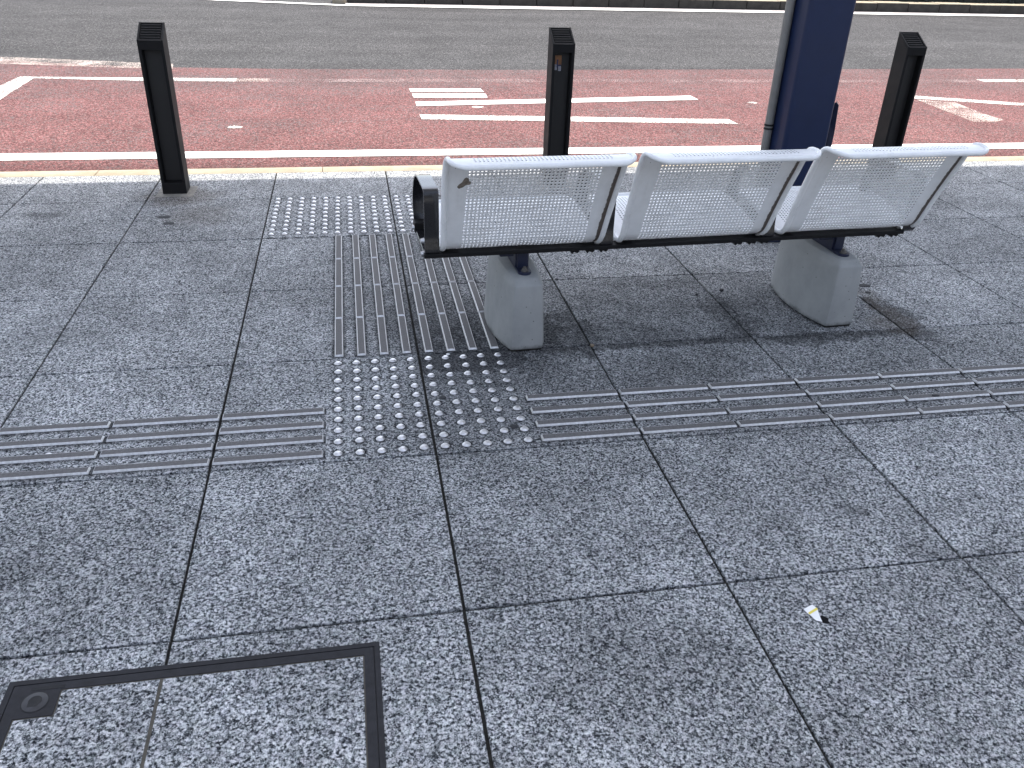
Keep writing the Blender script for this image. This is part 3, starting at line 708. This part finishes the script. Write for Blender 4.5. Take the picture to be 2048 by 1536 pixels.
for k in range(4):
    ua = (-0.318, 0.268, 0.862, 1.428)[k]
    if k == 0:
        am = auto(arm_mesh().build('armrest', M['black'], bench), 30); am.location = (ua, 0, 0)
        bos = []
        for w, z in ((-.128, .342), (-.128, .385), (.10, .352)):
            b = MB(); b.bm(lambda q: bmesh.ops.create_cone(q, cap_ends=True, segments=8, radius1=.0095, radius2=.0075, depth=.012), Matrix.Translation((-.029, w, z)) @ Matrix.Rotation(R(-90), 4, 'Y'))
            bos.append(b.build('bolt', M['steel'], am))
    else:
        a2 = am.copy(); C.objects.link(a2); a2.parent = bench; a2.location = (ua, 0, 0)
        for bo in bos:
            b2 = bo.copy(); C.objects.link(b2); b2.parent = a2
    # clip ends that show under the beam
    for du in (-.105, -.052, -.004):
        if k == 0 or (k == 3 and du > -.02): continue
        b = MB()
        b.add([(ua + du - .016, -.15, .3338), (ua + du + .012, -.15, .3338), (ua + du + .012, -.15, .328), (ua + du + .006, -.15, .323), (ua + du - .006, -.15, .3275), (ua + du - .012, -.15, .3205), (ua + du - .018, -.15, .328)], [(0, 1, 2, 3, 4, 5, 6)])
        b.add([(ua + du - .016, -.12, .3338), (ua + du + .012, -.12, .3338), (ua + du + .012, -.12, .328), (ua + du + .006, -.12, .323), (ua + du - .006, -.12, .3275), (ua + du - .012, -.12, .3205), (ua + du - .018, -.12, .328)], [(6, 5, 4, 3, 2, 1, 0)])
        o0 = len(b.v) - 14
        b.f += [(o0 + i, o0 + 7 + i, o0 + 7 + (i + 1) % 7, o0 + (i + 1) % 7) for i in range(7)]; b.mi += [0] * 7
        b.build('seat_clip', M['black_matt'], bench)
# concrete legs
def leg_mesh():
    def outline(he, hm, hl, r):
        pts = []; N = 12
        for k in range(N + 1):
            t = -1 + 2 * k / N; pts.append((he + (hm - he) * (1 - t * t), hl * t))
        o = []
        # right side, front to back, then left side back to front; round the corners a little
        side = pts
        def corner(p, q, s):   # from end face onto the side
            return p
        rr = r
        o += [(he - rr, -hl)] + [(he - rr + rr * math.sin(R(a)), -hl + rr - rr * math.cos(R(a))) for a in (30, 60)]
        o += [(x, y) for x, y in side if abs(y) < hl - rr]
        o += [(he - rr + rr * math.sin(R(a)), hl - rr + rr * math.cos(R(a))) for a in (60, 30)] + [(he - rr, hl)]
        o += [(-x, y) for x, y in o[::-1]]
        return o
    b = MB()
    lv = [(0.009, .0565, .094, .2095, .009), (0.014, .058, .0945, .210, .010), (0.09, .0555, .087, .209, .010), (0.17, .0525, .078, .2075, .010), (0.228, .050, .070, .206, .011), (0.236, .0485, .0685, .204, .012), (0.250, .042, .061, .190, .013), (0.2555, .038, .056, .182, .013), (0.258, .032, .049, .172, .012)]
    b.rings([[(x, y, z) for x, y in outline(*p)] for z, *p in lv], True)
    return b
def leg(u):
    b = leg_mesh(); o = auto(b.build('concrete_leg', M['concrete'], bench), 24); o.location = (u, 0, 0)
    b = MB(); b.box(-.052, .052, -.205, .205, .0006, .0085); b.build('packing', M['joint'], o)
    b = MB()
    q = [(.0225 * math.sin(R(a)), -.138 - .0225 * math.cos(R(a))) for a in range(-80, 81, 20)]; q2 = [(-x, -y - .02) for x, y in q]
    b.prism(q + q2, .2585, .2665)
    for sx in (-1, 1): b.box(sx * .020 - .003, sx * .020 + .003, -.098, .09, .2667, .3342)
    b.box(-.0168, .0168, -.106, -.099, .2667, .3342, 0, .001)
    b.box(-.05, .05, .05, .065, .31, .3342, 0, .001); b.box(-.075, -.026, -.09, -.05, .300, .3342, 0, .004)
    br = b.build('bracket', M['navy'], bench); br.location = (u, 0, 0)
    for w in (-.138, .118):
        b = MB(); b.lathe([(.0125, 0), (.0125, .0022)], (0, w, .2667), 20); b.lathe([(.0092, 0), (.0092, .0070), (.0080, .0078)], (0, w, .2690), 6); b.lathe([(.0050, 0), (.0050, .0045)], (0, w, .2769), 12)
        b.build('bolt', M['bolt_steel'], br)
leg(-0.008); leg(1.187)

# ------------------------------------------------------------------ tactile studs and guide bars, each set in the paving
def stud_mesh():
    b = MB(); b.lathe([(.0125, -.004), (.0125, .0004), (.0118, .0010), (.0078, .0050), (.0070, .0053)], (0, 0, 0), 18)
    b.lathe([(.0052, .0053), (.0046, .0057)], (0, 0, 0), 14)
    return b
stud = auto(stud_mesh().build('tactile_stud', M['steel']), 25)
def put_studs(xs, ys, label, group, first=None):
    for x in xs:
        for y in ys:
            o = stud if not put_studs.used else stud.copy()
            if put_studs.used: C.objects.link(o)
            put_studs.used = True
            o.location = (x + rnd.uniform(-.0012, .0012), y + rnd.uniform(-.0012, .0012), 0); o.rotation_euler = (0, 0, rnd.uniform(0, 6))
            tag(o, label, 'tactile stud', group)
put_studs.used = False
put_studs([-.266 + .0592 * k for k in range(10)], [-.563 + .0588 * k for k in range(10)], 'round steel stud in the square patch in front of the left concrete leg', 'steel studs in the near square patch')
put_studs([-.5625 + .0592 * k for k in range(13)], [1.255 + .0588 * k for k in range(10)], 'round steel stud in the patch near the kerb, left of the armrest', 'steel studs in the far patch by the kerb')
def bar_mesh(L_):
    b = MB(); h, w, e = .0060, .0145, .0030
    b.add([(0, -w, -.003), (L_, -w, -.003), (L_, w, -.003), (0, w, -.003), (0, -w, .0006), (L_, -w, .0006), (L_, w, .0006), (0, w, .0006), (e, -w + e, h), (L_ - e, -w + e, h), (L_ - e, w - e, h), (e, w - e, h)],
          [(0, 1, 5, 4), (1, 2, 6, 5), (2, 3, 7, 6), (3, 0, 4, 7), (4, 5, 9, 8), (5, 6, 10, 9), (6, 7, 11, 10), (7, 4, 8, 11)])
    m = .0006
    b.add([(e, -w + e, h), (L_ - e, -w + e, h), (L_ - e, w - e, h), (e, w - e, h), (e + m, -w + e + m, h), (L_ - e - m, -w + e + m, h), (L_ - e - m, w - e - m, h), (e + m, w - e - m, h)], [(0, 1, 5, 4), (1, 2, 6, 5), (2, 3, 7, 6), (3, 0, 4, 7)])
    b.add([(e + m, -w + e + m, h), (L_ - e - m, -w + e + m, h), (L_ - e - m, w - e - m, h), (e + m, w - e - m, h)], [(0, 1, 2, 3)], 1)
    return b
barm = bar_mesh(.291).build('guide_bar', [M['bar_steel'], M['bar_top']])
ROWN = ('first', 'second', 'third', 'fourth')
bars_used = [False]
def put_bar(x, y, rz, label, group):
    o = barm if not bars_used[0] else barm.copy()
    if bars_used[0]: C.objects.link(o)
    bars_used[0] = True
    o.location = (x, y, 0); o.rotation_euler = (0, 0, rz + rnd.uniform(-.002, .002)); tag(o, label, 'guide bar', group)
for r_ in range(4):
    y = -.3325 - .0762 * r_
    for k in range(6):
        put_bar(-.5955 - .3 * (k), y, 0, f'long steel guide bar left of the stud patch, {ROWN[r_]} row from the bench', 'guide bars left of the studs') if k else put_bar(-.5965, y, 0, f'steel guide bar touching the left edge of the stud patch, {ROWN[r_]} row from the bench', 'guide bars left of the studs')
    for k in range(8):
        put_bar(.305 + .3005 * k, y, 0, f'long steel guide bar right of the stud patch, {ROWN[r_]} row from the bench', 'guide bars right of the studs') if k else put_bar(.306, y, 0, f'steel guide bar touching the right edge of the stud patch, {ROWN[r_]} row from the bench', 'guide bars right of the studs')
ORD = ('leftmost', 'second from left', 'third from left', 'fourth from left', 'fourth from right', 'third from right', 'second from right', 'rightmost')
for c_ in range(8):
    for k in range(4):
        put_bar(-.2625 + .075 * c_, .014 + .2985 * k, R(90), f'guide bar pointing to the kerb, {ORD[c_]} column, ' + ('touching the near studs', 'second piece from the near studs', 'second piece from the far studs', 'touching the far studs')[k], 'guide bars running to the kerb')

# ------------------------------------------------------------------ inspection cover let into the slabs
ac = thing('access_cover', 'iron framed inspection cover filled with granite slabs', 'access cover', (0, 0, 0))
X0, X1, Y0, Y1 = -0.880, -0.1835, -1.965, -1.2675
def ring(b, x0, x1, y0, y1, w, z0, z1, mi=0):
    b.box(x0, x1, y1 - w, y1, z0, z1, mi); b.box(x0, x1, y0, y0 + w, z0, z1, mi)
    b.box(x0, x0 + w, y0 + w + .00005, y1 - w - .00005, z0, z1, mi); b.box(x1 - w, x1, y0 + w + .00005, y1 - w - .00005, z0, z1, mi)
b = MB(); ring(b, X0, X1, Y0, Y1, .0108, -.02, .0035)
o = b.build('frame', M['iron'], ac)
b = MB(); b.box(X0 + .002, X1 - .002, Y0 + .002, Y1 - .002, -.03, .0012); b.build('frame_recess', M['iron_dark'], ac)
g = .0126; w = .0185
b = MB(); ring(b, X0 + g, X1 - g, Y0 + g, Y1 - g, w, -.02, .0032)
px0, px1, py0, py1 = X0 + g + w + .0001, -.781, -1.358, Y1 - g - w - .0001
b.box(px0, px1, py0, py1, -.02, .0032)
lid = b.build('lid_edge', M['iron'], ac)
b = MB(); cx, cy = -.820, -1.3235
b.lathe([(.0245, 0), (.0245, .0003)], (cx, cy, .0033), 32)
rg = b.build('lock_gap', M['iron_dark'], lid)
b = MB(); b.lathe([(.0225, 0), (.0225, .0006), (.0218, .0009)], (cx, cy, .0034), 32)
lk = auto(b.build('lock_cap', M['iron_worn'], lid), 40)
b = MB(); b.prism([(cx + .012 * math.cos(R(a)), cy + .002 + .012 * math.sin(R(a))) for a in range(-20, 201, 20)] + [(cx - .011, cy - .011), (cx + .004, cy - .011)], .0042, .0046)
b.build('keyhole', M['iron_dark'], lid)
b = MB(); b.box(-.835, -.775, -1.2955, -1.2885, .0032, .0036); b.build('name_slot', M['iron_dark'], lid)
ix0, ix1, iy0, iy1 = X0 + g + w + .003, X1 - g - w - .003, Y0 + g + w + .003, Y1 - g - w - .003
b = MB()
b.prism([(ix0, iy0), (-.6035, iy0), (-.6035, iy1), (px1 + .003, iy1), (px1 + .003, py0 - .003), (ix0, py0 - .003)], -.02, .0026)
b.prism([(-.5965, iy0), (ix1, iy0), (ix1, iy1), (-.5965, iy1)], -.02, .0026)
b.build('lid_slab', M['granite_lid'], ac)
b = MB(); b.box(X0 + g + w, X1 - g - w, Y0 + g + w, Y1 - g - w, -.019, .0018); b.build('lid_mortar', M['lid_fill'], ac)

# ------------------------------------------------------------------ litter and spots
def blob(x, y, rx, ry, mat, name, label, cat, group=None, h=.0016, n=14, z0=-.001):
    b = MB(); f = [rnd.uniform(.75, 1.2) for _ in range(n)]
    b.rings([[(rx * s * f[k] * math.cos(2 * math.pi * k / n), ry * s * f[k] * math.sin(2 * math.pi * k / n), z) for k in range(n)] for s, z in ((1, z0), (1, .0004), (.86, h), (.4, h * 1.1))], True)
    o = auto(b.build(name, M[mat], loc=(x, y, 0)), 60); return tag(o, label, cat, group)
blob(-1.071, 1.543, .034, .022, 'gum', 'gum_spot', 'black gum spot below the left bollard, the farther of two', 'gum spot', 'gum spots')
blob(-1.033, 1.446, .026, .022, 'gum', 'gum_spot', 'black gum spot below the left bollard, the nearer of two', 'gum spot', 'gum spots')
blob(.050, -.295, .011, .013, 'gum', 'gum_spot', 'black gum spot among the studs near the slab joint', 'gum spot', 'gum spots')
blob(.240, -.487, .014, .011, 'gum', 'gum_spot', 'black gum spot among the studs near the right guide bars', 'gum spot', 'gum spots')
blob(1.882, .405, .026, .018, 'gum', 'gum_spot', 'dark gum spot right of the right concrete leg', 'gum spot', 'gum spots')
blob(1.86, .335, .012, .010, 'gum', 'gum_spot', 'small dark gum spot just behind the right concrete leg', 'gum spot', 'gum spots')
blob(1.76, -.49, .028, .012, 'gum', 'gum_spot', 'dark gum spot between the two nearest guide bars at far right', 'gum spot', 'gum spots')
blob(1.02, .95, .02, .012, 'gum', 'gum_spot', 'faint gum spot under the middle seat', 'gum spot', 'gum spots')
blob(.33, 1.0, .02, .014, 'gum', 'gum_spot', 'dark gum spot behind the left concrete leg', 'gum spot', 'gum spots')
blob(1.256, .414, .009, .008, 'gum', 'pebble', 'small black pebble between the two concrete legs', 'pebble', 'pebbles', .008)
blob(1.14, .385, .006, .005, 'gum', 'pebble', 'tiny black pebble between the legs, left of the larger one', 'pebble', 'pebbles', .005)
blob(1.80, .22, .006, .005, 'gum', 'pebble', 'tiny black pebble right of the right concrete leg', 'pebble', 'pebbles', .005)
blob(1.608, -.487, .016, .007, 'iron', 'metal_chip', 'small dark chip lying on a guide bar at right', 'chip', None, .008, 6, .004)
blob(.603, -.003, .009, .010, 'leafbit', 'leaf_scrap', 'brown leaf scrap on the slab corner right of the left leg', 'leaf', None, .004, 6)
blob(.098, -.012, .007, .005, 'paper', 'paper_crumb', 'white crumb between a guide bar and the first stud row', 'crumb', 'white crumbs', .003, 7)
blob(.79, -.475, .010, .005, 'paper', 'paper_crumb', 'white crumb between the guide bars right of the studs', 'crumb', 'white crumbs', .003, 7)
blob(-1.03, -.47, .011, .009, 'paper', 'paper_crumb', 'whitish crumb between the guide bars at far left', 'crumb', 'white crumbs', .0012, 9)
# torn paper with a yellow stripe, curled up a little, and the black scrap beside it
pp = [(.734, -1.308, .002), (.757, -1.302, .006), (.760, -1.318, .010), (.756, -1.334, .008), (.757, -1.349, .0015), (.745, -1.344, .002), (.739, -1.330, .004), (.735, -1.318, .003)]
b = MB(); n_ = len(pp); b.add(pp, [(0, 1, 2, 7), (7, 2, 3, 6), (6, 3, 4, 5)])
ps = b.build('paper_scrap', M['paper'], fix=False); md = ps.modifiers.new('thick', 'SOLIDIFY'); md.thickness = .0004; tag(ps, 'torn white paper scrap with a yellow stripe lying on the slab', 'paper scrap')
b = MB(); b.add([(.7375, -1.3215, .0042), (.7594, -1.315, .0102), (.7598, -1.3215, .0105), (.738, -1.3275, .0048)], [(0, 1, 2, 3)])
st = b.build('stripe', M['yellow'], ps, fix=False)
b = MB(); b.prism([(.757, -1.334), (.766, -1.331), (.776, -1.342), (.771, -1.349), (.773, -1.356), (.764, -1.354), (.757, -1.351), (.7595, -1.344)], .0006, .0018)
tag(b.build('film_scrap', M['foil']), 'black plastic scrap beside the white paper', 'scrap')
# moss against the kerb
b = MB()
for i in range(500):
    x = rnd.gauss(-.86, .07); y = 2.72 + abs(rnd.gauss(0, .035)); z = RZ + rnd.uniform(0.004, .034)
    s = rnd.uniform(.004, .010); a = Vector((rnd.gauss(0, 1), rnd.gauss(0, 1), rnd.gauss(0, 1) + 1)).normalized(); c = a.orthogonal().normalized(); d = a.cross(c); p = Vector((x, y, z))
    b.add([p - c * s, p - d * s, p + c * s, p + d * s], [(0, 1, 2, 3)])
tag(b.build('moss', M['moss'], fix=False), 'small tuft of green moss on the red lane beside the kerb', 'moss')
